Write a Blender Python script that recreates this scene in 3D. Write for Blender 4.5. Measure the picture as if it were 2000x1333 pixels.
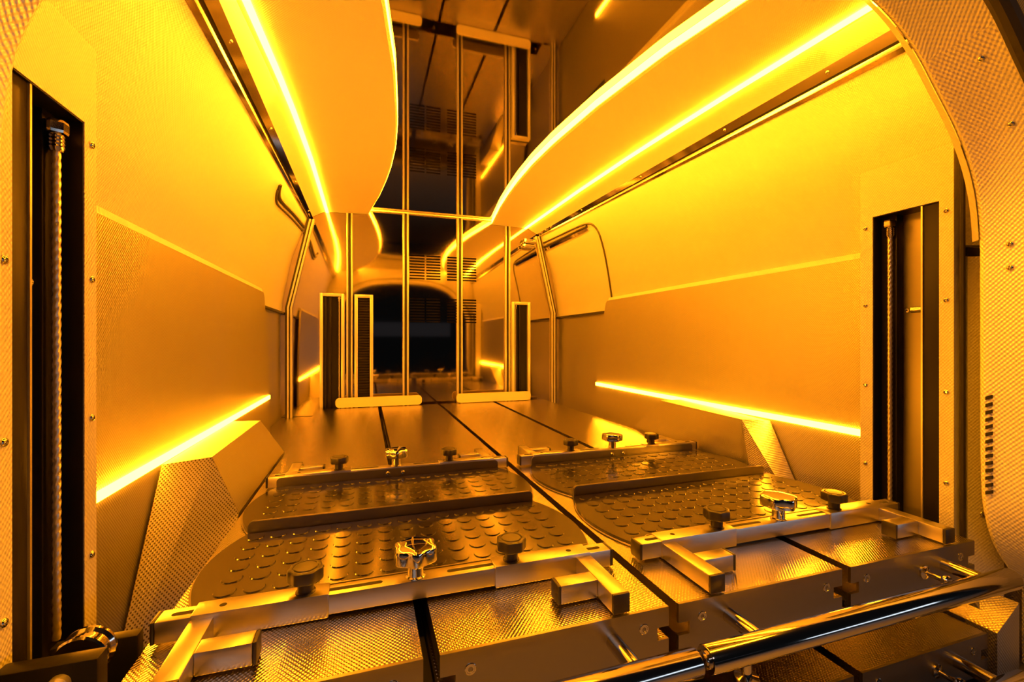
import bpy, bmesh, math
from mathutils import Vector, Matrix
PI = math.pi
S = bpy.context.scene
COL = S.collection
for o in list(bpy.data.objects):
    bpy.data.objects.remove(o)

# ------------------------------------------------------------------ camera, world, lamps, exposure
# x = across the van (0 = centre line), y = into the van, z = up from the van floor
CAM_H = 0.60
cd = bpy.data.cameras.new('camera')
cd.sensor_width = 36.0
cd.lens = 880.0 / 2000.0 * 36.0
cd.clip_start = 0.02
cam = bpy.data.objects.new('camera', cd)
COL.objects.link(cam)
cam.location = (-0.37, 0.0, CAM_H)
cam.rotation_euler = (PI / 2, 0, -math.radians(17.95))
S.camera = cam

W = bpy.data.worlds.new('world')
S.world = W
W.use_nodes = True
W.node_tree.nodes['Background'].inputs[0].default_value = (0.75, 0.85, 1.0, 1)
W.node_tree.nodes['Background'].inputs[1].default_value = 0.004


def area_lamp(name, loc, target, sx, sy, power, col):
    l = bpy.data.lights.new(name, 'AREA')
    l.shape = 'RECTANGLE'
    l.size, l.size_y = sx, sy
    l.energy = power
    l.color = col
    o = bpy.data.objects.new(name, l)
    COL.objects.link(o)
    o.location = loc
    o.rotation_euler = (Vector(target) - Vector(loc)).to_track_quat('-Z', 'Y').to_euler()
    return o


# the garage the van stands in: one white ceiling tube lamp and a far window of daylight
area_lamp('garage_ceiling_lamp', (-1.3, -2.2, 2.3), (-1.3, -2.0, 0.0), 2.4, 0.8, 9.0, (1.0, 0.84, 0.78))
area_lamp('garage_window', (3.6, -2.9, 0.40), (0.0, 0.5, 0.3), 3.4, 0.40, 9.0, (0.70, 0.83, 1.0))
area_lamp('garage_far_lamp', (-0.2, -4.6, 0.85), (-0.2, 0.5, 0.75), 3.2, 0.30, 0.06, (0.85, 0.80, 1.0))

LED_COL = (1.0, 0.295, 0.0054)
# unseen amber lamp added over the loading sill to brighten the door arch
area_lamp('added_sill_lamp', (0.0, 0.20, 1.78), (0.0, 0.32, 0.0), 1.2, 0.06, 48.0, (1.0, 0.33, 0.002))
LED_WALL = 116.0
LED_ROOF = 130.0
LED_EDGE = 122.0
S.view_settings.view_transform = 'Standard'
S.view_settings.look = 'None'
S.view_settings.gamma = 1.0
S.view_settings.exposure = 0.0
S.view_settings.use_curve_mapping = False
S.cycles.sample_clamp_indirect = 6.0
S.cycles.max_bounces = 12
S.cycles.glossy_bounces = 8
S.cycles.diffuse_bounces = 5


# ------------------------------------------------------------------ materials
def mat_new(name):
    m = bpy.data.materials.new(name)
    m.use_nodes = True
    nt = m.node_tree
    return m, nt, nt.nodes['Principled BSDF']


def dimple_nodes(nt, pitch, strength, dist, invert=False):
    N, L = nt.nodes, nt.links
    uv = N.new('ShaderNodeTexCoord')
    mp = N.new('ShaderNodeMapping')
    mp.inputs['Rotation'].default_value = (0, 0, PI / 4)
    k = 2 * PI / pitch
    mp.inputs['Scale'].default_value = (k, k * 0.86, k)
    L.new(uv.outputs['UV'], mp.inputs['Vector'])
    sp = N.new('ShaderNodeSeparateXYZ')
    L.new(mp.outputs['Vector'], sp.inputs[0])
    outs = []
    for ax in ('X', 'Y'):
        c = N.new('ShaderNodeMath')
        c.operation = 'COSINE'
        L.new(sp.outputs[ax], c.inputs[0])
        outs.append(c.outputs[0])
    mu = N.new('ShaderNodeMath')
    mu.operation = 'ADD'
    L.new(outs[0], mu.inputs[0])
    L.new(outs[1], mu.inputs[1])
    b = N.new('ShaderNodeBump')
    b.inputs['Strength'].default_value = strength
    b.inputs['Distance'].default_value = dist
    b.invert = invert
    L.new(mu.outputs[0], b.inputs['Height'])
    return b.outputs['Normal']


def brush_nodes(nt, strength, scale=(12, 900, 900)):
    N, L = nt.nodes, nt.links
    tc = N.new('ShaderNodeTexCoord')
    mp = N.new('ShaderNodeMapping')
    mp.inputs['Scale'].default_value = scale
    L.new(tc.outputs['Object'], mp.inputs['Vector'])
    no = N.new('ShaderNodeTexNoise')
    no.inputs['Scale'].default_value = 1.0
    no.inputs['Detail'].default_value = 3.0
    L.new(mp.outputs['Vector'], no.inputs['Vector'])
    b = N.new('ShaderNodeBump')
    b.inputs['Strength'].default_value = strength
    b.inputs['Distance'].default_value = 0.0004
    L.new(no.outputs['Fac'], b.inputs['Height'])
    return b.outputs['Normal']


def vary(nt, bsdf, base, amp, scale):
    """slow roughness variation: smears and handling marks"""
    N, L = nt.nodes, nt.links
    tc = N.new('ShaderNodeTexCoord')
    no = N.new('ShaderNodeTexNoise')
    no.inputs['Scale'].default_value = scale
    no.inputs['Detail'].default_value = 4.0
    L.new(tc.outputs['Object'], no.inputs['Vector'])
    mr = N.new('ShaderNodeMapRange')
    mr.inputs['To Min'].default_value = max(0.01, base - amp)
    mr.inputs['To Max'].default_value = base + amp
    L.new(no.outputs['Fac'], mr.inputs['Value'])
    L.new(mr.outputs[0], bsdf.inputs['Roughness'])


def mk(name, col, rough, metal, dimple=None, brush=None, amp=0.03, vscale=6.0, spec=None):
    m, nt, b = mat_new(name)
    b.inputs['Base Color'].default_value = (*col, 1)
    b.inputs['Metallic'].default_value = metal
    if spec is not None:
        b.inputs['Specular IOR Level'].default_value = spec
    vary(nt, b, rough, amp, vscale)
    if dimple:
        nt.links.new(dimple_nodes(nt, *dimple), b.inputs['Normal'])
    elif brush:
        nt.links.new(brush_nodes(nt, *brush), b.inputs['Normal'])
    return m


def perf_mat():
    m, nt, b = mat_new('perforated_metal')
    b.inputs['Metallic'].default_value = 0.7
    b.inputs['Roughness'].default_value = 0.42
    nrm = dimple_nodes(nt, 0.0044, 0.5, 0.00016, True)
    bump = nrm.node
    nt.links.new(nrm, b.inputs['Normal'])
    cr = nt.nodes.new('ShaderNodeValToRGB')
    cr.color_ramp.elements[0].position = 0.62
    cr.color_ramp.elements[0].color = (0.28, 0.27, 0.25, 1)
    cr.color_ramp.elements[1].position = 0.74
    cr.color_ramp.elements[1].color = (0.04, 0.037, 0.034, 1)
    mr = nt.nodes.new('ShaderNodeMapRange')
    mr.inputs['From Min'].default_value = -2.0
    mr.inputs['From Max'].default_value = 2.0
    nt.links.new(bump.inputs['Height'].links[0].from_socket, mr.inputs['Value'])
    nt.links.new(mr.outputs[0], cr.inputs['Fac'])
    nt.links.new(cr.outputs['Color'], b.inputs['Base Color'])
    return m


def led(name, power):
    m, nt, b = mat_new(name)
    b.inputs['Base Color'].default_value = (0.9, 0.85, 0.7, 1)
    b.inputs['Emission Color'].default_value = (*LED_COL, 1)
    b.inputs['Emission Strength'].default_value = power
    return m


M = {}
M['lining'] = mk('light_dimpled_lining', (0.62, 0.61, 0.59), 0.42, 0.30, dimple=(0.0040, 0.6, 0.00024))
M['panel'] = mk('dimpled_aluminium_panel', (0.46, 0.445, 0.42), 0.34, 0.85, dimple=(0.0040, 0.6, 0.00028))
M['tray_skin'] = mk('dimpled_roof_panel', (0.88, 0.87, 0.85), 0.45, 0.15, dimple=(0.0040, 0.5, 0.0002))
M['deck'] = mk('dimpled_steel_deck', (0.64, 0.60, 0.56), 0.20, 1.0, dimple=(0.0038, 0.5, 0.00017))
M['brushed'] = mk('brushed_steel', (0.33, 0.315, 0.305), 0.30, 1.0, brush=(0.25,))
M['tube'] = mk('square_tube_steel', (0.60, 0.57, 0.55), 0.33, 1.0, brush=(0.2,))
M['polished'] = mk('polished_steel', (0.66, 0.63, 0.60), 0.10, 1.0, amp=0.02)
M['chrome'] = mk('chrome', (0.82, 0.81, 0.80), 0.04, 1.0, amp=0.01)
M['mirror'] = mk('mirror_steel', (0.52, 0.46, 0.38), 0.05, 1.0, amp=0.02, vscale=2.0)
M['ceiling'] = mk('mirror_ceiling', (0.42, 0.39, 0.36), 0.03, 1.0, amp=0.01, vscale=2.0)
M['alu'] = mk('anodised_aluminium', (0.78, 0.76, 0.72), 0.34, 0.55, brush=(0.12, (700, 700, 8)))
M['rail'] = mk('polished_rail', (0.62, 0.58, 0.54), 0.09, 1.0, amp=0.02)
M['rubber'] = mk('black_stud_rubber', (0.020, 0.017, 0.015), 0.15, 0.0, amp=0.05, vscale=14.0, spec=0.75)
M['plastic'] = mk('black_plastic', (0.018, 0.016, 0.015), 0.38, 0.0)
M['seal'] = mk('black_rubber_seal', (0.02, 0.018, 0.016), 0.45, 0.0)
M['black'] = mk('black_painted_steel', (0.010, 0.009, 0.008), 0.40, 0.0, brush=(0.5, (120, 120, 6)), spec=0.15)
M['back'] = mk('grey_channel_back', (0.26, 0.24, 0.22), 0.38, 0.8)
M['cable'] = mk('galvanised_cable', (0.62, 0.58, 0.46), 0.34, 0.8)
M['buffer'] = mk('cream_plastic', (0.78, 0.72, 0.60), 0.35, 0.0)
M['floor'] = mk('grey_floor', (0.05, 0.05, 0.05), 0.5, 0.2, dimple=(0.012, 0.4, 0.001))
M['bristle'] = mk('dark_bristle', (0.012, 0.010, 0.009), 0.7, 0.0, brush=(1.0, (60, 60, 400)), spec=0.15)
M['concrete'] = mk('concrete', (0.42, 0.41, 0.40), 0.7, 0.0)
M['pillar'] = mk('coarse_dimpled_lining', (0.86, 0.84, 0.80), 0.40, 0.25, dimple=(0.0048, 0.7, 0.00042))
M['void'] = mk('dark_void', (0.006, 0.006, 0.006), 0.8, 0.0)
M['led_wall'] = led('led_wall_strip', LED_WALL)
M['led_roof'] = led('led_roof_strip', LED_ROOF)
M['led_edge'] = led('led_edge_strip', LED_EDGE)


# ------------------------------------------------------------------ mesh helpers
def BM():
    return bmesh.new()


def box(bm, x0, x1, y0, y1, z0, z1, bev=0.0, seg=2):
    x0, x1 = min(x0, x1), max(x0, x1)
    vs = [bm.verts.new((x, y, z)) for x in (x0, x1) for y in (y0, y1) for z in (z0, z1)]
    idx = [(0, 1, 3, 2), (4, 6, 7, 5), (0, 4, 5, 1), (2, 3, 7, 6), (0, 2, 6, 4), (1, 5, 7, 3)]
    fs = [bm.faces.new([vs[i] for i in f]) for f in idx]
    if bev > 0:
        es = list({e for f in fs for e in f.edges})
        bmesh.ops.bevel(bm, geom=es, offset=bev, segments=seg, profile=0.5, affect='EDGES')
    return bm


def ring_loft(bm, rings, cap=True, closed=True):
    R = [[bm.verts.new(p) for p in r] for r in rings]
    n = len(R[0])
    for a, b in zip(R[:-1], R[1:]):
        for i in range(n if closed else n - 1):
            j = (i + 1) % n
            bm.faces.new((a[i], a[j], b[j], b[i]))
    if cap and closed:
        bm.faces.new(list(reversed(R[0])))
        bm.faces.new(R[-1])
    return R


def frame_of(d):
    d = Vector(d).normalized()
    a = Vector((0, 0, 1)) if abs(d.z) < 0.9 else Vector((1, 0, 0))
    u = d.cross(a).normalized()
    return u, d.cross(u).normalized()


def cyl(bm, p0, p1, r0, r1=None, seg=24, cap=True):
    r1 = r0 if r1 is None else r1
    p0, p1 = Vector(p0), Vector(p1)
    u, v = frame_of(p1 - p0)
    rings = []
    for p, r in ((p0, r0), (p1, r1)):
        rings.append([p + r * (math.cos(2 * PI * i / seg) * u + math.sin(2 * PI * i / seg) * v) for i in range(seg)])
    ring_loft(bm, rings, cap)
    return bm


def lathe(bm, prof, c=(0, 0, 0), axis=(0, 0, 1), seg=24, lobes=0, depth=0.0):
    """prof: list of (r, h); lobes cut a star grip into every radius above half of the largest"""
    c, ax = Vector(c), Vector(axis).normalized()
    u, v = frame_of(ax)
    rm = max(p[0] for p in prof)
    rings = []
    for r, h in prof:
        ring = []
        for i in range(seg):
            a = 2 * PI * i / seg
            rr = r
            if lobes and r > 0.55 * rm:
                w = (r / rm - 0.55) / 0.45
                rr = r * (1 - w * depth * (0.5 - 0.5 * math.cos(lobes * a)) ** 0.8)
            ring.append(c + ax * h + rr * (math.cos(a) * u + math.sin(a) * v))
        rings.append(ring)
    ring_loft(bm, rings)
    return bm


def tube(bm, pts, r, seg=10):
    pts = [Vector(p) for p in pts]
    rings = []
    up = None
    for i, p in enumerate(pts):
        d = pts[min(i + 1, len(pts) - 1)] - pts[max(i - 1, 0)]
        u, v = frame_of(d)
        if up is not None:
            u = (up - d.normalized() * up.dot(d.normalized())).normalized()
            v = d.normalized().cross(u)
        up = u
        rings.append([p + r * (math.cos(2 * PI * k / seg) * u + math.sin(2 * PI * k / seg) * v) for k in range(seg)])
    ring_loft(bm, rings)
    return bm


def prism(bm, poly, f0, f1):
    """poly: 2-D points; f0/f1 map a 2-D point to 3-D on the two end faces"""
    ring_loft(bm, [[f0(p) for p in poly], [f1(p) for p in poly]])
    return bm


def sheet(bm, rows):
    R = [[bm.verts.new(p) for p in r] for r in rows]
    for a, b in zip(R[:-1], R[1:]):
        for i in range(len(a) - 1):
            bm.faces.new((a[i], a[i + 1], b[i + 1], b[i]))
    return R


def catmull(pts, n=8):
    P = [Vector(p) for p in pts]
    P = [P[0] * 2 - P[1]] + P + [P[-1] * 2 - P[-2]]
    out = []
    for i in range(1, len(P) - 2):
        for k in range(n):
            t = k / n
            a, b, c, d = P[i - 1], P[i], P[i + 1], P[i + 2]
            out.append(0.5 * ((2 * b) + (c - a) * t + (2 * a - 5 * b + 4 * c - d) * t * t + (3 * b - a - 3 * c + d) * t ** 3))
    out.append(P[-2])
    return out


def lerp_tab(tab, y):
    if y <= tab[0][0]:
        a, b = tab[0], tab[1]
    elif y >= tab[-1][0]:
        a, b = tab[-2], tab[-1]
    else:
        for a, b in zip(tab[:-1], tab[1:]):
            if a[0] <= y <= b[0]:
                break
    t = (y - a[0]) / (b[0] - a[0])
    return a[1] + (b[1] - a[1]) * t


ROOT = {}


def base_of(o):
    v = Vector((0, 0, 0))
    while o is not None:
        v += o.location
        o = o.parent
    return v


def finish(bm, name, mat, smooth=None, recalc=True):
    if recalc:
        bmesh.ops.recalc_face_normals(bm, faces=bm.faces[:])
    uvl = bm.loops.layers.uv.new('UVMap')
    for f in bm.faces:
        n = f.normal
        ax = max(range(3), key=lambda i: abs(n[i]))
        for l in f.loops:
            c = l.vert.co
            l[uvl].uv = (c.y, c.z) if ax == 0 else ((c.x, c.z) if ax == 1 else (c.x, c.y))
    me = bpy.data.meshes.new(name)
    bm.to_mesh(me)
    bm.free()
    me.materials.append(M[mat])
    if smooth:
        me.polygons.foreach_set('use_smooth', [True] * len(me.polygons))
        me.set_sharp_from_angle(angle=math.radians(smooth))
    return me


def obj(name, bm, mat, parent=None, smooth=35, label=None, recalc=True, local=False):
    """geometry in world coordinates (or local to the parent) becomes one mesh object"""
    if parent is not None and not local:
        b = base_of(parent)
        bmesh.ops.translate(bm, verts=bm.verts[:], vec=-b)
    me = finish(bm, name, mat, smooth, recalc)
    o = bpy.data.objects.new(name, me)
    COL.objects.link(o)
    o.parent = parent
    if label:
        o['label'] = label
    return o


def inst(name, me, parent, loc, rot=None):
    o = bpy.data.objects.new(name, me)
    COL.objects.link(o)
    o.parent = parent
    o.location = loc
    if rot is not None:
        o.rotation_euler = rot
    return o


def thing(name, label, cat, loc=(0, 0, 0), group=None, rz=0.0):
    o = bpy.data.objects.new(name, None)
    o.empty_display_size = 0.05
    COL.objects.link(o)
    o.location = loc
    o.rotation_euler = (0, 0, rz)
    o['label'] = label
    o['category'] = cat
    if group:
        o['group'] = group
    return o


def struct(name, bm, mat, label=None, **k):
    o = obj(name, bm, mat, **k)
    o['kind'] = 'structure'
    if label:
        o['label'] = label
    return o


def copy_tree(o, parent=None):
    c = o.copy()
    COL.objects.link(c)
    if parent is not None:
        c.parent = parent
    for ch in list(o.children):
        copy_tree(ch, c)
    return c


def Z(z):
    return CAM_H + z


# shared little meshes -------------------------------------------------------
def button_screw():
    bm = BM()
    lathe(bm, [(0.0048, 0.0), (0.0048, 0.0008), (0.0038, 0.0024), (0.0022, 0.003), (0.0019, 0.0012)], seg=14)
    return finish(bm, 'screw', 'polished', 40)


def flat_screw():
    bm = BM()
    lathe(bm, [(0.0072, -0.001), (0.0072, 0.0006), (0.0066, 0.0010), (0.0052, 0.0010), (0.0050, 0.0006), (0.0030, 0.0006), (0.0028, -0.0002)], seg=16)
    return finish(bm, 'flat_screw', 'polished', 30)


ME_SCREW = button_screw()
ME_FLAT = flat_screw()


def face_rot(n):
    return Vector(n).to_track_quat('Z', 'Y').to_euler()


def screw(parent, p, n, me=None, name='screw'):
    return inst(name, me or ME_SCREW, parent, Vector(p) - base_of(parent), face_rot(n))


# ------------------------------------------------------------------ the van body
Y0, Y1 = 0.56, 2.64            # rear edge of the lining, front partition


def wtop(y, sgn=1):            # top edge of the side wall, half width and height
    t = (y - 0.6) / 2.04
    return ((0.715 - 0.047 * t) if sgn > 0 else (0.684 - 0.016 * t)), Z(0.612 + 0.043 * t)


def tray_out(y, sgn=1):        # outer edge of the roof light panels
    t = (y - 0.6) / 2.04
    return ((0.690 - 0.045 * t) if sgn > 0 else (0.641 + 0.003 * t)), Z(0.660 + 0.009 * t)


G_TAB = [(0.45, 0.470), (0.70, 0.397), (0.95, 0.337), (1.22, 0.297), (1.50, 0.273), (1.70, 0.267), (1.90, 0.273), (2.07, 0.285), (2.30, 0.308), (2.64, 0.356)]
L_TAB = [(0.45, 0.648), (0.66, 0.632), (1.0, 0.606), (1.3, 0.588), (1.5, 0.579), (1.9, 0.570), (2.64, 0.570)]

# floor
bm = BM()
box(bm, -0.9, 0.9, 0.40, 2.70, -0.05, 0.0)
struct('floor', bm, 'floor', 'dark van floor under the lower trays')
# ground of the garage behind the van
bm = BM()
box(bm, -6, 6, -7, 0.35, -0.60, -0.55)
struct('ground', bm, 'concrete', 'grey concrete ground behind the van')
# ceiling: one polished sheet
bm = BM()
box(bm, -0.9, 0.9, 0.50, 2.66, Z(0.736), Z(0.756))
struct('ceiling', bm, 'ceiling', 'dark mirror polished ceiling sheet between the two light panels')

# side walls: inward leaning lining above, plain sheet below
DOOR_Y = 1.965


def wall_section(y, out=0.0, sgn=1):
    h, z = wtop(y, sgn)
    pts = [(0.792, Z(0.155)), (0.790, Z(0.20)), (0.772, Z(0.31)), (0.745, Z(0.44)), (0.715 + (h - 0.69) * 0.6, Z(0.56)), (h, z)]
    return [(p[0] + out, p[1]) for p in catmull([(a, b, 0) for a, b in pts], 3)]


for sgn, side in ((-1, 'left'), (1, 'right')):
    ys = [0.53 + (2.66 - 0.53) * i / 24 for i in range(25)]
    rows = []
    for y in ys:
        sec = wall_section(y, 0.0, sgn)
        rows.append([(sgn * a, y, b) for a, b in sec] + [(sgn * (a + 0.02), y, b) for a, b in reversed(sec)])
    bm = BM()
    ring_loft(bm, rows)
    upper = struct('wall_' + side, bm, 'lining', 'light dimpled upper lining of the %s van wall' % side)
    bm = BM()
    box(bm, sgn * 0.800, sgn * 0.815, 0.43 if sgn > 0 else 0.53, 2.66, 0.0, Z(0.166))
    wl = struct('wall_lower_' + side, bm, 'panel', 'plain lower sheet of the %s van wall' % side)
    bm = BM()
    box(bm, sgn * 0.780, sgn * 0.80, 0.60, 2.63, Z(0.143), Z(0.152))
    obj('ledge_strip', bm, 'seal', upper, label='dark strip under the upper lining')
    # strip of floor beside the trays, up to the partition
    bm = BM()
    box(bm, sgn * (0.690 if sgn > 0 else 0.632), sgn * 0.798, 1.78, 2.63, Z(-0.43), Z(-0.405))
    struct('trim_%d' % (3 if sgn < 0 else 4), bm, 'deck', 'low metal ledge between the %s tray and wall, near the partition' % side)

# partition: polished sheet with cut ventilation slits
VX = [(0.238, 0.3225), (0.3325, 0.4145), (0.4535, 0.5355), (0.5455, 0.6295)]
VX = [(a - 0.37, b - 0.37) for a, b in VX]
VZ = []
for top in (0.497, 0.248):
    for k in range(9):
        zc = top - 0.004 - k * 0.0165
        VZ.append((Z(zc - 0.0045), Z(zc + 0.0035)))
xs = sorted({-0.86, 0.86} | {v for p in VX for v in p})
zs = sorted({0.0, Z(0.75)} | {v for p in VZ for v in p})
bm = BM()
grid = {}
for yy in (2.64, 2.645):
    for i, x in enumerate(xs):
        for j, z in enumerate(zs):
            grid[(yy, i, j)] = bm.verts.new((x, yy, z))


def hole(i, j):
    xm, zm = (xs[i] + xs[i + 1]) / 2, (zs[j] + zs[j + 1]) / 2
    return any(a < xm < b for a, b in VX) and any(a < zm < b for a, b in VZ)


for i in range(len(xs) - 1):
    for j in range(len(zs) - 1):
        if hole(i, j):
            for (p, q) in (((i, j), (i + 1, j)), ((i + 1, j), (i + 1, j + 1)), ((i + 1, j + 1), (i, j + 1)), ((i, j + 1), (i, j))):
                bm.faces.new((grid[(2.64, *p)], grid[(2.64, *q)], grid[(2.645, *q)], grid[(2.645, *p)]))
        else:
            for yy in (2.64, 2.645):
                bm.faces.new([grid[(yy, a, b)] for a, b in ((i, j), (i + 1, j), (i + 1, j + 1), (i, j + 1))])
part = struct('wall_back', bm, 'mirror', 'polished steel front partition with four blocks of air slits', smooth=None)
bm = BM()
box(bm, -0.86, 0.86, 2.66, 2.68, 0.0, Z(0.75))
obj('slit_backing', bm, 'void', part, label='dark void behind the air slits')
# bright angle between partition and ceiling
bm = BM()
box(bm, -0.37, 0.37, 2.622, 2.6395, Z(0.726), Z(0.7355), 0.002)
struct('trim_1', bm, 'alu', 'thin bright trim where partition and ceiling meet')

# ------------------------------------------------------------------ roof light panels
for sgn, side in ((-1, 'left'), (1, 'right')):
    t = thing('light_panel', 'amber lit roof panel with wavy inner edge along the %s side' % side, 'ceiling light', (sgn * 0.5, 1.6, Z(0.70)))
    n = 44
    ys = [0.50 + (2.636 - 0.50) * i / n for i in range(n + 1)]
    under, edge, strip = [], [], []
    for y in ys:
        g, l = lerp_tab(G_TAB, y), lerp_tab(L_TAB, y)
        oh, oz = tray_out(y, sgn)
        lz = Z(0.700)
        sec = [(g, Z(0.7345)), (g, Z(0.711)), (g + 0.006, Z(0.706)), (l - 0.02, lz + 0.0015), (l + 0.02, lz - 0.002), (oh, oz), (oh + 0.004, oz + 0.01), (l, Z(0.7345))]
        under.append([(sgn * a, y, b) for a, b in sec])
        e = [(g - 0.0015, Z(0.7135)), (g - 0.0015, Z(0.7345)), (g + 0.001, Z(0.7345)), (g + 0.001, Z(0.7135))]
        edge.append([(sgn * a, y, b) for a, b in e])
        w = 0.0072
        s = [(l - w, lz - 0.004), (l + w, lz - 0.0055), (l + w, lz + 0.004), (l - w, lz + 0.004)]
        strip.append([(sgn * a, y, b) for a, b in s])
    bm = BM()
    ring_loft(bm, under)
    obj('panel', bm, 'tray_skin', t)
    bm = BM()
    ring_loft(bm, edge)
    obj('edge_led_strip', bm, 'led_edge', t, label='glowing amber strip along the wavy inner edge')
    bm = BM()
    ring_loft(bm, strip)
    obj('led_strip', bm, 'led_roof', t, label='glowing amber strip along the outer side')

# roof rails between light panel and wall
for sgn, side in ((-1, 'left'), (1, 'right')):
    t = thing('roof_rail', 'narrow polished metal rail with screws along the top of the %s wall' % side, 'rail', (sgn * 0.69, 1.6, Z(0.63)))
    up, groove, low = [], [], []
    for i in range(9):
        y = 0.52 + (2.625 - 0.52) * i / 8
        a, za = tray_out(y, sgn)
        b, zb = wtop(y, sgn)

        def P(f, d):           # f along the rail section, d proud of it (down and inward)
            dx, dz = b - a, zb - za
            ln = math.hypot(dx, dz)
            return (sgn * (a + dx * f + dz / ln * d), y, za + dz * f - dx / ln * d)
        up.append([P(0.0, 0.001), P(0.50, 0.003), P(0.50, -0.01), P(0.0, -0.01)])
        groove.append([P(0.50, -0.006), P(0.62, -0.006), P(0.62, -0.01), P(0.50, -0.01)])
        low.append([P(0.62, 0.0), P(0.80, 0.006), P(1.02, 0.002), P(1.02, -0.01), P(0.62, -0.01)])
    bm = BM()
    ring_loft(bm, up)
    obj('rail_strip', bm, 'rail', t)
    bm = BM()
    ring_loft(bm, groove)
    obj('groove', bm, 'seal', t)
    bm = BM()
    ring_loft(bm, low)
    obj('lower_lip', bm, 'rail', t)
    for y in (0.80, 1.12, 1.55, 2.05, 2.5):
        a, za = tray_out(y, sgn)
        b, zb = wtop(y, sgn)
        n = Vector((sgn * (zb - za), 0, -(b - a))).normalized()
        screw(t, Vector((sgn * (a + (b - a) * 0.25), y, za + (zb - za) * 0.25)) + 0.0018 * n, n)

# ------------------------------------------------------------------ lower side panels with their light strip
for sgn, side, zl, y_end in ((-1, 'left', -0.243, 2.19), (1, 'right', -0.2225, 2.10)):
    t = thing('side_panel', 'dimpled metal lower wall panel with amber light strip on the %s side' % side, 'wall panel', (sgn * 0.78, 1.4, 0.0))
    poly = [(0.742, 0.001), (y_end + 0.04, 0.001), (y_end - 0.01, Z(-0.10)), (y_end - 0.10, Z(0.188)), (y_end - 0.115, Z(0.20)), (0.742, Z(0.20))]
    bm = BM()
    prism(bm, poly, lambda p: (sgn * 0.770, p[0], p[1]), lambda p: (sgn * 0.779, p[0], p[1]))
    obj('panel', bm, 'panel', t)
    bm = BM()
    prism(bm, [(0.770, Z(0.2005)), (0.776, Z(0.215)), (0.788, Z(0.215)), (0.788, Z(0.2005))], lambda p: (sgn * p[0], 0.742, p[1]), lambda p: (sgn * p[0], y_end - 0.125, p[1]))
    obj('top_flange', bm, 'lining', t, label='paler bent flange along the top edge')
    bm = BM()
    box(bm, sgn * 0.766, sgn * 0.772, 0.742, y_end - 0.005, Z(zl - 0.0078), Z(zl + 0.0078))
    obj('led_strip', bm, 'led_wall', t, label='glowing amber strip across the panel')

# ------------------------------------------------------------------ wheel arch covers
ARCH = {
    'left': (-1, dict(ft=(0.7655, 1.095, -0.252), fi=(0.686, 1.125, -0.250), fm=(0.627, 1.09, -0.365), fb=(0.627, 0.97, -0.6), fw=(0.7655, 0.885, -0.6),
                      bt=(0.7655, 1.60, -0.250), bi=(0.686, 1.59, -0.250), bmid=(0.627, 1.645, -0.365), bb=(0.627, 1.76, -0.6), bw=(0.7655, 1.76, -0.6))),
    'right': (1, dict(ft=(0.7655, 1.035, -0.236), fi=(0.675, 1.05, -0.229), fm=(0.684, 1.06, -0.36), fb=(0.684, 0.98, -0.6), fw=(0.7655, 0.84, -0.6),
                      bt=(0.7655, 1.43, -0.222), bi=(0.675, 1.427, -0.222), bmid=(0.684, 1.63, -0.36), bb=(0.684, 1.74, -0.6), bw=(0.7655, 1.74, -0.6))),
}
for side, (sgn, d) in ARCH.items():
    t = thing('wheel_arch_cover', 'faceted dimpled metal box over the %s wheel arch under the light strip' % side, 'wheel arch', (sgn * 0.70, 1.3, 0.0))
    bm = BM()
    v = {k: bm.verts.new((sgn * a, b, max(0.001, Z(c)))) for k, (a, b, c) in d.items()}
    F = [('ft', 'fi', 'bi', 'bt'), ('fi', 'fm', 'bmid', 'bi'), ('fm', 'fb', 'bb', 'bmid'), ('bt', 'bi', 'bmid', 'bb', 'bw'), ('fw', 'bw', 'bb', 'fb'), ('ft', 'bt', 'bw', 'fw')]
    for f in F:
        bm.faces.new([v[k] for k in f])
    bmesh.ops.recalc_face_normals(bm, faces=bm.faces[:])
    es = [e for e in bm.edges if e.calc_length() > 0.2 and len(e.link_faces) == 2]
    obj('cover', bm, 'panel', t, smooth=None)
    bm = BM()
    if 'perf' not in M:
        M['perf'] = perf_mat()
    pts = [d[k] for k in ('ft', 'fi', 'fm', 'fb', 'fw')]
    a = [bm.verts.new((sgn * p[0], p[1], max(0.001, Z(p[2])))) for p in pts]
    b = [bm.verts.new((sgn * p[0], p[1] - 0.003, max(0.001, Z(p[2])))) for p in pts]
    bm.faces.new(a)
    bm.faces.new(b)
    for i in range(5):
        j = (i + 1) % 5
        bm.faces.new((a[i], a[j], b[j], b[i]))
    obj('end_plate', bm, 'perf' if sgn < 0 else 'panel', t, smooth=None, label='dotted end face towards the rear door' if sgn < 0 else None)

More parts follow.
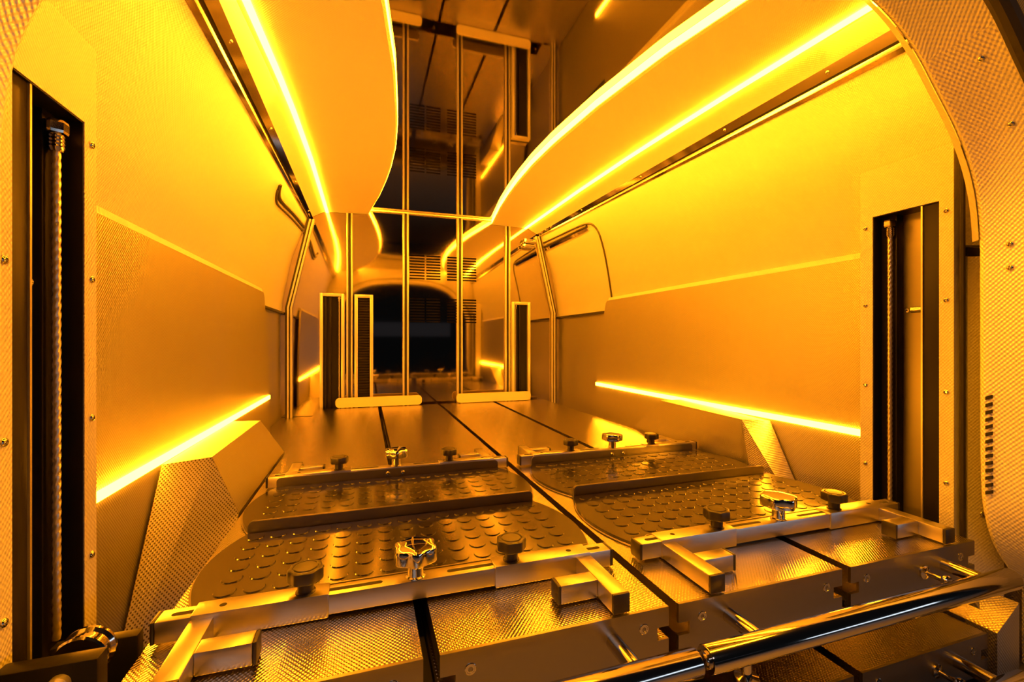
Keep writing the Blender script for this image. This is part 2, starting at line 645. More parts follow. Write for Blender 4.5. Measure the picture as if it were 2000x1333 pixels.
# ------------------------------------------------------------------ rear lift columns
def lift_column(sgn, side):
    X = sgn * 0.71
    t = thing('lift_column', 'dimpled metal column with black cable channel beside the rear door on the %s' % side, 'lift column', (sgn * 0.74, 0.65, 0.0))
    zt = Z(0.384)
    ya, yb, yc, yd = 0.565, 0.5885, 0.7115, 0.738
    zc = Z(0.278)
    U = [(ya, 0.001), (ya, zt), (yd, zt), (yd, 0.001), (yc, 0.001), (yc, zc), (yb, zc), (yb, 0.001)]
    # built as three boxes so that the caps stay convex
    bm = BM()
    box(bm, X, X + sgn * 0.055, ya, yb, 0.001, zt)
    box(bm, X, X + sgn * 0.055, yc, yd, 0.001, zt)
    box(bm, X, X + sgn * 0.055, yb, yc, zc, zt)
    obj('face_plate', bm, 'lining', t, smooth=None)
    bm = BM()
    box(bm, X + sgn * 0.046, X + sgn * 0.055, yb + 0.0005, yc - 0.0005, 0.001, zc)
    obj('channel_back', bm, 'back', t)
    for a, b, dd in ((yb + 0.0005, yb + 0.030, 0.004), (yc - 0.034, yc - 0.002, 0.024)):
        bm = BM()
        box(bm, X + sgn * dd, X + sgn * 0.046, a, b, 0.002, zc - 0.001, 0.002)
        obj('guide_rail', bm, 'black', t)
    bm = BM()
    box(bm, X + sgn * 0.001, X + sgn * 0.046, yc - 0.0018, yc - 0.0002, 0.002, zc)
    box(bm, X + sgn * 0.001, X + sgn * 0.046, yb + 0.001, yc - 0.002, zc - 0.0017, zc - 0.0002)
    obj('channel_liner', bm, 'black', t)
    bm = BM()
    box(bm, X + sgn * 0.002, X + sgn * 0.005, yb + 0.029, yb + 0.032, 0.002, zc - 0.001)
    obj('rail_lip', bm, 'cable', t, label='thin brass coloured edge of the near guide rail')
    # twisted steel cable
    cx, cy = X + sgn * 0.015, 0.686
    bm = BM()
    rings = []
    n = 260
    z0, z1 = Z(-0.36), Z(0.262)
    for i in range(n + 1):
        z = z0 + (z1 - z0) * i / n
        ph = z / 0.034 * 2 * PI
        ring = []
        for k in range(18):
            a = 2 * PI * k / 18
            r = 0.0044 * (0.78 + 0.24 * abs(math.sin(1.5 * (a - ph))))
            ring.append((cx + r * math.cos(a), cy + r * math.sin(a), z))
        rings.append(ring)
    ring_loft(bm, rings)
    obj('cable', bm, 'cable', t, smooth=45)
    bm = BM()
    lathe(bm, [(0.0105, 0.0), (0.0112, 0.003), (0.0112, 0.012), (0.0105, 0.015)], (cx, cy, Z(0.250)), seg=6)
    nut = obj('cable_nut', bm, 'polished', t, smooth=None)
    bm = BM()
    lathe(bm, [(0.006, 0.0)] + [(0.0082 if k % 2 else 0.0074, 0.003 + k * 0.0022) for k in range(9)], (cx, cy, Z(0.228)), seg=16)
    obj('threaded_ferrule', bm, 'polished', nut)
    bm = BM()
    cyl(bm, (X + sgn * 0.022, yb + 0.030, Z(0.066)), (X + sgn * 0.022, yb + 0.058, Z(0.066)), 0.0066)
    lathe(bm, [(0.0066, 0.0), (0.0066, 0.001), (0.003, 0.001), (0.003, -0.002)], (X + sgn * 0.022, yb + 0.058, Z(0.066)), (0, 1, 0))
    obj('stop_pin', bm, 'polished', t)
    bm = BM()
    lathe(bm, [(0.0055, 0.0), (0.0055, 0.006), (0.0045, 0.008), (0.0025, 0.008), (0.0025, 0.005)], (X + sgn * 0.046, 0.667, Z(0.066)), (-sgn, 0, 0), seg=16)
    obj('bolt', bm, 'polished', t)
    for zz in (0.255, 0.080, -0.100, -0.278):
        for yy in (0.5765, 0.7265):
            screw(t, (X, yy, Z(zz)), (-sgn, 0, 0))
    return t


lift_column(-1, 'left')
lift_column(1, 'right')

# ------------------------------------------------------------------ rear door portal lining, both sides in one arch
ARC = catmull([(0.667, Z(0.10), 0), (0.666, Z(0.18), 0), (0.652, Z(0.265), 0), (0.613, Z(0.345), 0), (0.550, Z(0.42), 0), (0.482, Z(0.49), 0), (0.395, Z(0.540), 0), (0.25, Z(0.578), 0), (0.0, Z(0.592), 0)], 5)
half = [Vector((0.668, 0.001, 0)), Vector((0.668, Z(-0.2), 0))] + ARC
foot = [Vector((0.79, 0.001, 0))] + catmull([(0.79, Z(-0.46), 0), (0.745, Z(-0.415), 0), (0.700, Z(-0.36), 0), (0.674, Z(-0.29), 0), (0.668, Z(-0.20), 0)], 4)
full = [Vector((-p.x, p.y, 0)) for p in half] + [p for p in reversed(foot[:-1] + half[1:-1])]
# full runs from the left foot over the top to the right foot


def norm2(i):
    a, b = full[max(i - 1, 0)], full[min(i + 1, len(full) - 1)]
    d = (b - a).normalized()
    return Vector((-d.y, d.x, 0))


PY, PB = 0.50, 0.413
rows = []
for i, p in enumerate(full):
    n = norm2(i)
    q = p + n * 0.003
    r = p + n * 0.016
    rows.append([(p.x, PY, p.y), (p.x + n.x * 0.001, PY - 0.006, p.y + n.y * 0.001), (q.x, PY - 0.010, q.y), (r.x, PB, max(r.y, 0.001)), (r.x + n.x * 0.02, PB + 0.01, max(r.y + n.y * 0.02, 0.001)), (p.x + n.x * 0.02, PY + 0.006, p.y + n.y * 0.02), (p.x + n.x * 0.003, PY + 0.006, p.y + n.y * 0.003)])
bm = BM()
ring_loft(bm, rows)
portal = struct('trim_2', bm, 'pillar', 'dimpled metal lining arch around the rear door opening')
rows = []
for i, p in enumerate(full):
    n = norm2(i)
    q = p + n * 0.022
    if p.y < Z(0.172) or p.x < -0.2:
        continue
    rows.append([(p.x, PY + 0.0062, p.y), (q.x, 0.526, q.y), (q.x + n.x * 0.006, 0.526, q.y + n.y * 0.006), (p.x + n.x * 0.010, PY + 0.0122, p.y + n.y * 0.010)])
bm = BM()
ring_loft(bm, rows)
obj('return_flange', bm, 'lining', portal, label='pale inner return of the arch')
bm = BM()
tube(bm, [(p.x + norm2(i).x * 0.048, 0.524, max(0.005, p.y + norm2(i).y * 0.048)) for i, p in enumerate(full)], 0.004, 8)
obj('edge_seal', bm, 'seal', portal, label='thin dark seal behind the arch')
bm = BM()
tube(bm, [(p.x + norm2(i).x * 0.022, PB - 0.008, max(0.016, p.y + norm2(i).y * 0.022)) for i, p in enumerate(full)], 0.0135, 10)
t = obj('door_seal', bm, 'seal')
t['label'] = 'thick black rubber seal around the rear door opening, seen at upper right'
t['category'] = 'door seal'
# bulkhead behind the arch, closing the rear of the van above and beside the opening
rows = []
for i, p in enumerate(full):
    n = norm2(i)
    q = p + n * 0.012
    k = min(0.82 / max(abs(p.x), 1e-6), (Z(0.738) - 0.75) / max(abs(p.y - 0.75), 1e-6)) if p.y > 0.75 else 0.82 / abs(p.x)
    ox, oz = p.x * k, (0.75 + (p.y - 0.75) * k if p.y > 0.75 else p.y)
    rows.append([(q.x, 0.507, q.y), (ox, 0.507, oz), (ox, 0.511, oz), (q.x, 0.511, q.y)])
bm = BM()
ring_loft(bm, rows)
struct('wall_rear', bm, 'panel', 'metal bulkhead around the rear door opening', smooth=None)
# screws: on the face of the arch near its edge
for (u, w) in ((0.585, 0.475), (0.655, 0.370), (0.672, 0.165), (0.672, 0.125)):
    for sgn in (-1, 1):
        nrm = Vector((sgn * 0.35, -0.93, 0.1)).normalized()
        best = min(full, key=lambda p: (p.x - sgn * u) ** 2 + (p.y - Z(w)) ** 2)
        i = full.index(best)
        n = norm2(i)
        f = 0.60 if w > 0.3 else 0.28
        c = best + n * (0.003 + 0.013 * f)
        yy = (PY - 0.010) + (PB - PY + 0.010) * f
        fn = Vector((-n.x * 0.077, -0.013, -n.y * 0.077)).normalized()
        screw(portal, Vector((c.x, yy, Z(w) if w < 0.3 else c.y)) + fn * 0.0004, fn)
# row of dark louvre slits on the right post
bm = BM()
lathe(bm, [(0.0001, 0.0), (0.0001, 0.0001)], seg=3)
bm.free()
for k in range(14):
    bm = BM()
    z = Z(-0.10 - k * 0.0128)
    vs = [(0.6605, 0.4895, z), (0.6605, 0.4975, z - 0.004), (0.6605, 0.4975, z + 0.002), (0.6605, 0.4895, z + 0.006)]
    prism(bm, [(a[1], a[2]) for a in vs], lambda p: (0.6662, p[0], p[1]), lambda p: (0.6722, p[0], p[1]))
    obj('louvre_slit', bm, 'void', portal, smooth=None)

# lining strip between column and arch
for sgn, side in ((-1, 'left'), (1, 'right')):
    t = thing('corner_strip', 'narrow dimpled strip with two screws between %s lift column and door arch' % side, 'corner trim', (sgn * 0.75, 0.555, 0.0))
    bm = BM()
    prism(bm, [(0.728, 0.553), (0.778, 0.524), (0.780, 0.528), (0.732, 0.557)], lambda p: (sgn * p[0], p[1], 0.0015), lambda p: (sgn * p[0], p[1], Z(0.162)))
    obj('lower_strip', bm, 'lining', t)
    bm = BM()
    prism(bm, [(0.728, 0.556), (0.778, 0.530), (0.780, 0.534), (0.732, 0.560)], lambda p: (sgn * p[0], p[1], Z(0.184)), lambda p: (sgn * p[0], p[1], Z(0.42)))
    obj('upper_strip', bm, 'lining', t)
    bm = BM()
    box(bm, sgn * 0.722, sgn * 0.766, 0.551, 0.557, Z(0.164), Z(0.180), 0.001)
    obj('dark_clip', bm, 'black', t)
    bm = BM()
    tube(bm, [(sgn * 0.7185, 0.556, 0.006), (sgn * 0.7185, 0.556, Z(0.375))], 0.0045, 8)
    obj('gap_seal', bm, 'seal', t)
    for zz in (0.143, 0.078, -0.33):
        screw(t, (sgn * 0.748, 0.5414, Z(zz)), (-sgn * 0.50, -0.866, 0))

# ------------------------------------------------------------------ front posts on the partition
def post_section(w, d):
    return [(-w, 0), (-w, -d), (-w * 0.42, -d), (-w * 0.42, -d * 0.35), (w * 0.42, -d * 0.35), (w * 0.42, -d), (w, -d), (w, 0)]


ztops = {0: 0.703, 1: 0.7255, 2: 0.7255, 3: 0.703}
where = ['leftmost, beside the framed black channel', 'second from left, left of the air slits', 'third from left, crossing the air slits', 'rightmost, beside the right black channel']
for k, x in enumerate((-0.456, -0.155, 0.157, 0.4525)):
    t = thing('partition_post', 'vertical aluminium profile on the partition, ' + where[k], 'post', (x, 2.638, Z(-0.43)), 'vertical profiles on the partition')
    w, d = 0.0165, 0.016
    bm = BM()
    for s in (-1, 1):
        box(bm, x + s * w, x + s * w * 0.42, 2.638 - d, 2.6385, Z(-0.43), Z(ztops[k]), 0.0015)
    obj('profile', bm, 'alu', t)
    bm = BM()
    box(bm, x - w * 0.415, x + w * 0.415, 2.632, 2.638, Z(-0.43), Z(ztops[k]))
    obj('groove_insert', bm, 'seal', t, label='dark rubber insert in the groove')
# edge profiles following the wall outline
for sgn, side in ((-1, 'left'), (1, 'right')):
    t = thing('edge_profile', 'bent metal edge profile where partition meets the %s wall' % side, 'post', (sgn * 0.77, 2.63, Z(-0.5)))
    path = [(0.776, Z(-0.5)), (0.776, Z(0.175)), (0.668, Z(0.652))]
    for nm, off, wd, mt in (('outer_lip', 0.0, 0.010, 'seal'), ('profile', -0.0105, 0.0085, 'alu'), ('groove_insert', -0.0195, 0.006, 'seal'), ('inner_lip', -0.026, 0.008, 'alu')):
        bm = BM()
        rings = []
        for a, b in path:
            rings.append([(sgn * (a + off), 2.636, b), (sgn * (a + off), 2.618 if mt == 'alu' else 2.624, b), (sgn * (a + off - wd), 2.618 if mt == 'alu' else 2.624, b), (sgn * (a + off - wd), 2.636, b)])
        ring_loft(bm, rings)
        obj(nm, bm, mt, t, smooth=None)

# front lift channels standing before the partition
def front_channel(x0, x1, zt, label, cable_x, name='front_channel', cat='lift column', fw=0.016, inner='black'):
    t = thing(name, label, cat, ((x0 + x1) / 2, 2.61, Z(-0.45)))
    zb = Z(-0.45)
    bm = BM()
    box(bm, x0, x0 + fw, 2.594, 2.630, zb, Z(zt), 0.0012)
    box(bm, x1 - fw, x1, 2.594, 2.630, zb, Z(zt), 0.0012)
    box(bm, x0 + fw, x1 - fw, 2.594, 2.630, Z(zt) - fw, Z(zt), 0.0012)
    obj('frame', bm, 'alu', t)
    bm = BM()
    box(bm, x0 + fw, x1 - fw, 2.616, 2.622, zb, Z(zt) - fw)
    obj('channel', bm, inner, t)
    if cable_x is not None:
        for a in (x0 + fw + 0.006, x0 + fw + 0.03):
            bm = BM()
            box(bm, a, a + 0.012, 2.604, 2.617, zb, Z(zt) - fw - 0.001, 0.001)
            obj('guide_rail', bm, 'black', t)
        bm = BM()
        cyl(bm, (cable_x, 2.606, zb), (cable_x, 2.606, Z(zt) - fw - 0.02), 0.003, seg=10)
        obj('cable', bm, 'cable', t)
        bm = BM()
        lathe(bm, [(0.0055, 0.0), (0.0055, 0.014), (0.0085, 0.014), (0.0085, 0.024)], (cable_x, 2.606, Z(zt) - fw - 0.026), seg=8)
        obj('cable_nut', bm, 'polished', t, smooth=None)
    else:
        for k in range(46):
            z = Z(zt) - fw - 0.012 - k * 0.0145
            bm = BM()
            box(bm, x0 + fw + 0.001, x1 - fw - 0.001, 2.606, 2.616, z - 0.005, z + 0.005)
            obj('bristle_row', bm, 'bristle', t, smooth=None)
    return t


front_channel(-0.605, -0.482, 0.256, 'black channel in pale metal frame with a cable, at far left of the partition', -0.508)
front_channel(0.472, 0.590, 0.238, 'black channel in pale metal frame with a cable, at far right of the partition', 0.497)
front_channel(-0.430, -0.333, 0.254, 'narrow framed black brush strip right of the leftmost partition profile', None, 'brush_strip', 'brush strip', 0.017, 'void')

# ------------------------------------------------------------------ sliding door seals
def wall_x(y, z, sgn=1):
    sec = wall_section(y, 0.0, sgn)
    for a, b in zip(sec[:-1], sec[1:]):
        if a[1] <= z <= b[1]:
            return a[0] + (b[0] - a[0]) * (z - a[1]) / (b[1] - a[1])
    return sec[-1][0] if z > sec[-1][1] else sec[0][0]


def on_wall(sgn, y, z, inset):
    return (sgn * (wall_x(y, z, sgn) - inset), y, z)


t = thing('sliding_door_seal', 'black rubber seal around the sliding door, curving down the right wall', 'door seal', (0.73, 2.2, Z(0.3)))
pts = catmull([(2.612, 0.612, 0), (2.40, 0.608, 0), (2.20, 0.604, 0), (2.08, 0.598, 0), (2.015, 0.582, 0), (1.978, 0.54, 0), (1.968, 0.48, 0), (1.966, 0.38, 0), (1.968, 0.204, 0)], 5)
bm = BM()
tube(bm, [on_wall(1, p.x, Z(p.y), 0.001) for p in pts], 0.0052)
obj('seal_lip', bm, 'seal', t)
bm = BM()
tube(bm, [on_wall(1, 2.612 - 0.55 * i / 10, Z(0.588 - 0.004 * i / 10), 0.004) for i in range(11)], 0.009)
obj('seal_bulb', bm, 'seal', t)
bm = BM()
rows = []
for i in range(11):
    y = 2.612 - 0.55 * i / 10
    rows.append([on_wall(1, y, Z(0.577), 0.0), on_wall(1, y, Z(0.577), 0.006), on_wall(1, y, Z(0.563), 0.006), on_wall(1, y, Z(0.563), 0.0)])
ring_loft(bm, rows)
obj('seal_clip_strip', bm, 'rail', t)
t = thing('sliding_door_seal', 'short black rubber seal at the far upper corner of the left wall', 'door seal', (-0.70, 2.3, Z(0.58)))
pts = catmull([(1.93, 0.604, 0), (1.945, 0.585, 0), (1.99, 0.570, 0), (2.10, 0.575, 0), (2.30, 0.590, 0), (2.612, 0.606, 0)], 5)
bm = BM()
tube(bm, [on_wall(-1, p.x, Z(p.y), 0.002) for p in pts], 0.009)
obj('seal_bulb', bm, 'seal', t)
bm = BM()
tube(bm, [on_wall(-1, p.x, Z(p.y - 0.020), 0.001) for p in pts], 0.006)
obj('seal_lip', bm, 'seal', t)
# latch in the top right corner of the partition
t = thing('latch', 'small chrome latch at the upper right corner of the partition', 'latch', (0.60, 2.62, Z(0.60)))
bm = BM()
box(bm, 0.548, 0.628, 2.600, 2.637, Z(0.600), Z(0.628), 0.004)
obj('latch_body', bm, 'polished', t)
bm = BM()
box(bm, 0.535, 0.618, 2.592, 2.630, Z(0.572), Z(0.594), 0.005)
obj('latch_hook', bm, 'polished', t)

# ------------------------------------------------------------------ trays
TW, NOTCH = 0.318, 0.018
Y_FRONT = 0.515


def make_tray(label, loc):
    t = thing('sliding_tray', label, 'tray', loc, 'four sliding trays')
    h = 0.070

    def sec(s, x0, x1, dz=0.0):
        n0, n1 = x0 + NOTCH, x1 - NOTCH
        return [(s * a, b + dz) for a, b in ((x0, 0), (x1, 0), (x1, -0.026), (n1, -0.026), (n1, -0.043), (x1, -0.043), (x1, -h), (x0, -h), (x0, -0.043), (n0, -0.043), (n0, -0.026), (x0, -0.026))]
    for s in (-1, 1):
        x0 = 0.0105 if s < 0 else 0.0085
        bm = BM()
        prism(bm, sec(s, x0, TW), lambda p: (p[0], 0.0045, p[1]), lambda p: (p[0], 2.068, p[1]))
        obj('plank', bm, 'deck', t, smooth=None, local=True)
        bm = BM()
        prism(bm, sec(s, x0, TW), lambda p: (p[0], 0.0, p[1] + 0.0004), lambda p: (p[0], 0.0045, p[1] + 0.0004))
        obj('front_plate', bm, 'brushed', t, smooth=None, local=True)
        for xx in (0.044, 0.279):
            o = inst('screw', ME_FLAT, t, (s * xx, 0.0, -0.023), face_rot((0, -1, 0)))
        bm = BM()
        cyl(bm, (s * 0.233, 0.0, -0.030), (s * 0.233, -0.058, -0.030), 0.0105)
        obj('handle_stub', bm, 'polished', t, local=True)
    bm = BM()
    box(bm, -0.008, 0.0065, 0.012, 2.05, -0.069, -0.060)
    obj('slot_floor', bm, 'void', t, local=True)
    bm = BM()
    r = 0.0165
    prof = [(r - 0.006, -0.306), (r - 0.001, -0.306), (r, -0.3045), (r, 0.3045), (r - 0.001, 0.306), (r - 0.006, 0.306)]
    lathe(bm, prof, (0, -0.063, -0.031), (1, 0, 0), seg=32)
    hb = obj('handle_bar', bm, 'polished', t, local=True)
    hb.location.x = -0.022
    for s in (-1, 1):
        bm = BM()
        lathe(bm, [(0.0105, 0.0), (0.0105, 0.0022), (0.0075, 0.0040), (0.003, 0.0046)], (s * 0.306, -0.063, -0.031), (s, 0, 0), seg=24)
        obj('end_plug', bm, 'polished', hb, local=True)
    bm = BM()
    lathe(bm, [(0.0065, 0.0), (0.0065, 0.017), (0.0145, 0.019), (0.0155, 0.021), (0.0155, 0.029), (0.0140, 0.031)], (-0.266, -0.063, -0.046), (0.05, 0, -1), seg=24)
    obj('lock_pin', bm, 'polished', t, local=True)
    bm = BM()
    lathe(bm, [(0.0115, 0.0), (0.0115, 0.003), (0.0042, 0.005), (0.0042, 0.026), (0.0085, 0.028), (0.0095, 0.030), (0.0095, 0.034), (0.008, 0.036)], (0.181, 0.0, -0.034), (0, -1, 0), seg=20)
    obj('spring_button', bm, 'polished', t, local=True)
    # rounded end bar at the far end
    bm = BM()
    hw, hh = 0.227, 0.026
    poly = []
    for cx_, cz_, a0 in ((hw - 0.02, hh - 0.02, 0), (-(hw - 0.02), hh - 0.02, 90), (-(hw - 0.02), -(hh - 0.02), 180), (hw - 0.02, -(hh - 0.02), 270)):
        for k in range(7):
            a = math.radians(a0 + 15 * k)
            poly.append((cx_ + 0.02 * math.cos(a), 0.029 + cz_ + 0.02 * math.sin(a)))
    prism(bm, poly, lambda p: (p[0], 2.052, p[1]), lambda p: (p[0], 2.066, p[1]))
    obj('end_stop', bm, 'buffer', t, local=True, label='cream rounded bar across the far end of the tray')
    return t


LX, RX = 0.072 - 0.37, 0.724 - 0.37
DECK = Z(-0.36)
tray = make_tray('upper right tray of dimpled steel, its tube handle beside the right arch', (RX, Y_FRONT, DECK))
labels = [('upper left tray of dimpled steel with a tube handle and central slot', LX, Y_FRONT, DECK),
          ('lower tray with tube handle, under the upper right tray', RX, Y_FRONT - 0.018, DECK - 0.156),
          ('lower tray mostly hidden under the upper left tray', LX, Y_FRONT - 0.018, DECK - 0.156)]
for lab, x, y, z in labels:
    c = copy_tree(tray)
    bpy.context.view_layer.update()
    for ch in c.children:
        if x < 0 and ch.name.startswith('handle_bar'):
            ch.location.x = 0.004
    for ch in [q for q in c.children if x < 0 and q.name.startswith('spring_button')]:
        bpy.data.objects.remove(ch)
    c.location = (x, y, z)
    c['label'] = lab

# sloped sill beside the lower right tray
for sgn, side in ((1, 'right'), (-1, 'left')):
    t = thing('floor_sill', 'low dimpled sill with sloped top on the floor beside the lower %s tray' % side, 'sill', (sgn * 0.73, 0.6, 0.0))
    bm = BM()
    x0 = 0.680 if sgn > 0 else 0.628
    poly = [(x0, 0.001), (x0, Z(-0.512)), (0.744, Z(-0.470)), (0.744, 0.001)]
    prism(bm, poly, lambda p: (sgn * p[0], 0.488 if sgn > 0 else 0.515, p[1]), lambda p: (sgn * p[0], 0.835, p[1]))
    obj('sill_top', bm, 'panel', t, smooth=None)
    bm = BM()
    poly = [(0.512, Z(-0.492)), (0.54, Z(-0.485)), (0.545, Z(-0.43)), (0.512, Z(-0.47))]
    prism(bm, [(0.520, Z(-0.50)), (0.600, Z(-0.50)), (0.600, Z(-0.40))], lambda p: (sgn * 0.706, p[0], p[1]), lambda p: (sgn * 0.744, p[0], p[1]))
    obj('corner_gusset', bm, 'panel', t, smooth=None)

# ------------------------------------------------------------------ clamp bars
def star_knob(bm, R, z0, z1, zs, stem, lobes, depth, ringed):
    H = z1 - z0
    prof = [(R * 0.80, z0), (R * 0.97, z0 + 0.05 * H), (R, z0 + 0.13 * H), (R, z0 + 0.80 * H), (R * 0.97, z0 + 0.93 * H), (R * 0.90, z0 + 0.99 * H)]
    if ringed:
        prof += [(R * 0.74, z1), (R * 0.70, z1 - 0.0012), (R * 0.66, z1 - 0.0012), (R * 0.62, z1 + 0.0004), (R * 0.25, z1 + 0.0010)]
    else:
        prof += [(R * 0.80, z1 + 0.02 * H), (R * 0.55, z1 + 0.07 * H), (R * 0.30, z1 + 0.10 * H), (R * 0.10, z1 + 0.11 * H)]
    lathe(bm, prof, seg=lobes * 10, lobes=lobes, depth=depth)
    lathe(bm, [(stem * 1.25, zs), (stem * 1.25, zs + 0.001), (stem, zs + 0.0025), (stem, z0 + 0.0005)], seg=24)


def make_clamp(label, loc, rz):
    t = thing('clamp_bar', label, 'clamp', loc, 'square tube clamp bars on the trays', rz)
    bm = BM()
    box(bm, -0.302, 0.302, -0.0135, 0.0135, 0.004, 0.0302, 0.0018)
    bar = obj('cross_bar', bm, 'tube', t, local=True)
    for s in (-1, 1):
        bm = BM()
        poly = []
        for cx_, a0 in ((s * 0.285, 90 if s < 0 else -90), (s * 0.048, -90 if s < 0 else 90)):
            for k in range(7):
                a = math.radians(a0 + 30 * k)
                poly.append((cx_ + 0.0038 * math.cos(a), -0.001 + 0.0038 * math.sin(a)))
        prism(bm, poly, lambda p: (p[0], p[1], 0.0295), lambda p: (p[0], p[1], 0.0304))
        obj('slot', bm, 'void', bar, local=True, label='dark slot milled in the bar')
        bm = BM()
        box(bm, s * 0.112, s * 0.2655, -0.0158, 0.0158, 0.0012, 0.0328, 0.0020)
        sl = obj('sleeve', bm, 'tube', t, local=True)
        bm = BM()
        lathe(bm, [(0.0042, 0.0), (0.0042, 0.0003), (0.0030, 0.0005)], (s * 0.2345, -0.001, 0.0326), seg=14)
        obj('pin_hole', bm, 'void', sl, local=True)
        bm = BM()
        box(bm, s * 0.302, s * 0.3065, -0.0138, 0.0138, 0.0037, 0.0305, 0.0015)
        obj('end_cap', bm, 'plastic', bar, local=True, label='black plastic end cap')
        bm = BM()
        box(bm, s * 0.2405, s * 0.2655, -0.121, -0.0150, 0.0025, 0.0280, 0.0016)
        arm = obj('arm', bm, 'tube', t, local=True)
        bm = BM()
        box(bm, s * 0.2403, s * 0.2657, -0.1255, -0.121, 0.0023, 0.0282, 0.0015)
        obj('arm_cap', bm, 'plastic', arm, local=True, label='black plastic end cap')
        bm = BM()
        box(bm, s * 0.185, s * 0.2405, -0.084, -0.059, 0.0025, 0.0280, 0.0016)
        obj('stub', bm, 'tube', arm, local=True)
        bm = BM()
        box(bm, s * 0.1805, s * 0.185, -0.0842, -0.0588, 0.0023, 0.0282, 0.0015)
        obj('stub_cap', bm, 'plastic', arm, local=True, label='black plastic end cap')
        bm = BM()
        star_knob(bm, 0.0225, 0.0, 0.0165, -0.0160, 0.0100, 7, 0.10, True)
        k = obj('black_knob', bm, 'plastic', t, local=True, label='black lobed clamping knob')
        k.location = (s * 0.141, 0.0, 0.0488)
    bm = BM()
    star_knob(bm, 0.0315, 0.0, 0.0215, -0.0225, 0.0110, 6, 0.14, False)
    k = obj('star_knob', bm, 'chrome', t, local=True, label='large chrome star knob in the middle of the bar')
    k.location = (0, 0, 0.0530)
    return t


YM = 0.942
YC = 0.643
clamp = make_clamp('steel clamp bar with chrome star knob near the door on the left tray', (LX - 0.006, YC, DECK), 0.0)
for lab, x, y, rz in (('steel clamp bar with chrome star knob near the door on the right tray', RX + 0.004, YC, 0.0),
                      ('steel clamp bar at the far side of the studded mats on the left tray', LX + 0.004, 2 * YM - YC - 0.012, PI),
                      ('steel clamp bar at the far side of the studded mats on the right tray', RX + 0.0, 2 * YM - YC - 0.012, PI)):
    c = copy_tree(clamp)
    c.location = (x, y, DECK)
    c.rotation_euler = (0, 0, rz)
    c['label'] = lab

# ------------------------------------------------------------------ studded rubber mats on plates
ME_STUD = None


def half_w(y):
    return 0.279 + 0.036 * (1 - (y / 0.134) ** 2)


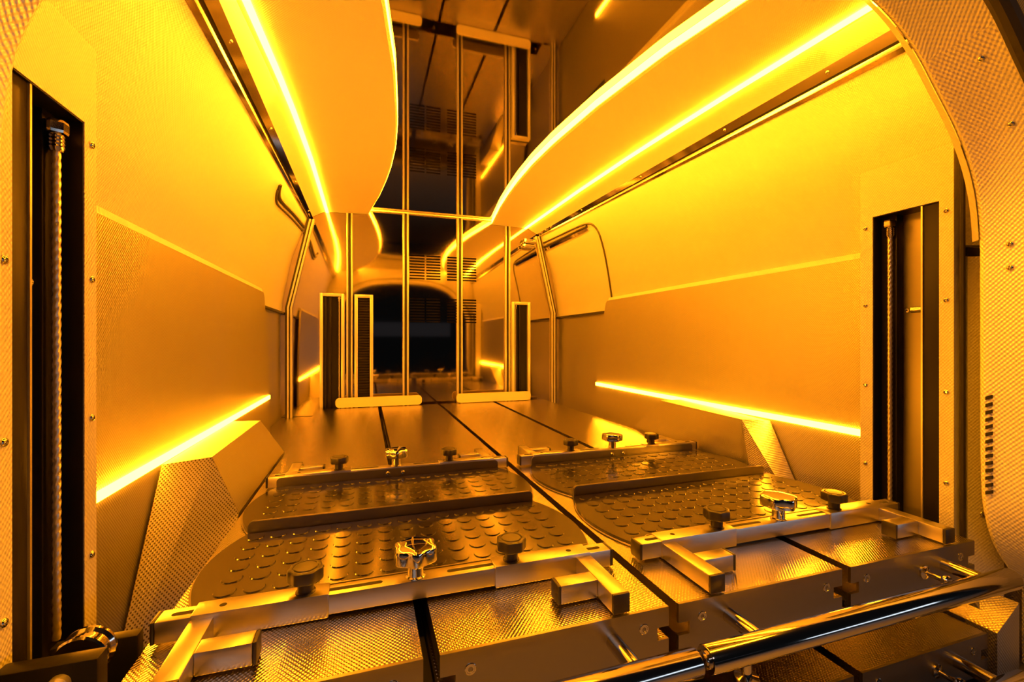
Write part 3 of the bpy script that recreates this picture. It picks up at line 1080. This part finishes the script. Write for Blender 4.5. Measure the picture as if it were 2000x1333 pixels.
def make_mat(label, loc, rz):
    global ME_STUD
    t = thing('studded_mat', label, 'mat', loc, 'round studded mats on the trays', rz)
    n = 14

    def outline(inset):
        ys = [-0.134 + inset + (0.268 - 2 * inset) * i / n for i in range(n + 1)]
        return [(half_w(y) - inset, y) for y in ys] + [(-(half_w(y) - inset), y) for y in reversed(ys)]
    bm = BM()
    prism(bm, outline(0.0), lambda p: (p[0], p[1], 0.0012), lambda p: (p[0], p[1], 0.0042))
    obj('base_plate', bm, 'polished', t, local=True, smooth=None)
    bm = BM()
    prism(bm, outline(0.003), lambda p: (p[0], p[1], 0.0042), lambda p: (p[0], p[1], 0.0080))
    obj('rubber_sheet', bm, 'rubber', t, local=True, smooth=None)
    for s in (-1, 1):
        bm = BM()
        w, zt, r = 0.278, 0.0285, 0.010
        poly = [(-w, 0.0012), (w, 0.0012)] + [(w - r + r * math.cos(a), zt - r + r * math.sin(a)) for a in [PI / 2 * k / 5 for k in range(6)]] + [(-w + r + r * math.cos(a), zt - r + r * math.sin(a)) for a in [PI / 2 + PI / 2 * k / 5 for k in range(6)]]
        prism(bm, poly, lambda p: (p[0], s * 0.1345, p[1]), lambda p: (p[0], s * 0.1370, p[1]))
        fl = obj('flange', bm, 'brushed', t, local=True, smooth=None, label='upright bent steel edge of the plate')
    if ME_STUD is None:
        bm = BM()
        lathe(bm, [(0.0146, 0.0), (0.0136, 0.0014)], seg=20)
        ME_STUD = finish(bm, 'stud', 'rubber', 30)
    p = 0.0372
    for r in range(7):
        y = (r - 3) * p
        for q in range(17):
            x = (q - 8) * p
            if abs(x) < half_w(y) - 0.0178:
                inst('stud', ME_STUD, t, (x, y, 0.0080))
    return t


bm = BM()
lathe(bm, [(0.0055, 0.0), (0.0055, 0.003), (0.0035, 0.0055), (0.001, 0.006)], seg=14)
ME_BOLT = finish(bm, 'bolt', 'polished', 40)
mat = make_mat('black round-studded rubber mat between ledge and near clamp bar on the left tray', (LX, 0.7985, DECK), 0.0)
for lab, x, y in (('black round-studded rubber mat between ledge and near clamp bar on the right tray', RX + 0.004, 0.7985),
                  ('black round-studded rubber mat before the far clamp bar on the left tray', LX, 1.0740),
                  ('black round-studded rubber mat before the far clamp bar on the right tray', RX + 0.004, 1.0740)):
    c = copy_tree(mat)
    c.location = (x, y, DECK)
    c['label'] = lab
    if y > 1.0:
        for xx in (-0.018, 0.020):
            inst('bolt', ME_BOLT, c, (xx, 0.1345, 0.0175), face_rot((0, -1, 0)))

# ------------------------------------------------------------------ lift arm at the lower left
t = thing('lift_arm', 'black lift arm with pulley reaching from left column to the tray', 'lift arm', (-0.67, 0.62, Z(-0.47)))
bm = BM()
box(bm, -0.704, -0.6225, 0.550, 0.570, Z(-0.47), Z(-0.314), 0.002)
box(bm, -0.704, -0.6225, 0.632, 0.648, Z(-0.47), Z(-0.342), 0.002)
box(bm, -0.704, -0.6225, 0.570, 0.636, Z(-0.47), Z(-0.40))
obj('arm_body', bm, 'black', t)
bm = BM()
lathe(bm, [(0.008, -0.012), (0.023, -0.012), (0.025, -0.010), (0.025, -0.007), (0.022, -0.004), (0.022, 0.004), (0.025, 0.007), (0.025, 0.010), (0.023, 0.012), (0.008, 0.012)], (-0.657, 0.600, Z(-0.336)), (0, 1, 0), seg=48)
obj('pulley', bm, 'polished', t)
bm = BM()
lathe(bm, [(0.009, 0.0), (0.009, 0.006), (0.007, 0.008), (0.004, 0.008), (0.004, 0.005)], (-0.652, 0.550, Z(-0.332)), (0, -1, 0), seg=20)
obj('pulley_bolt', bm, 'cable', t)
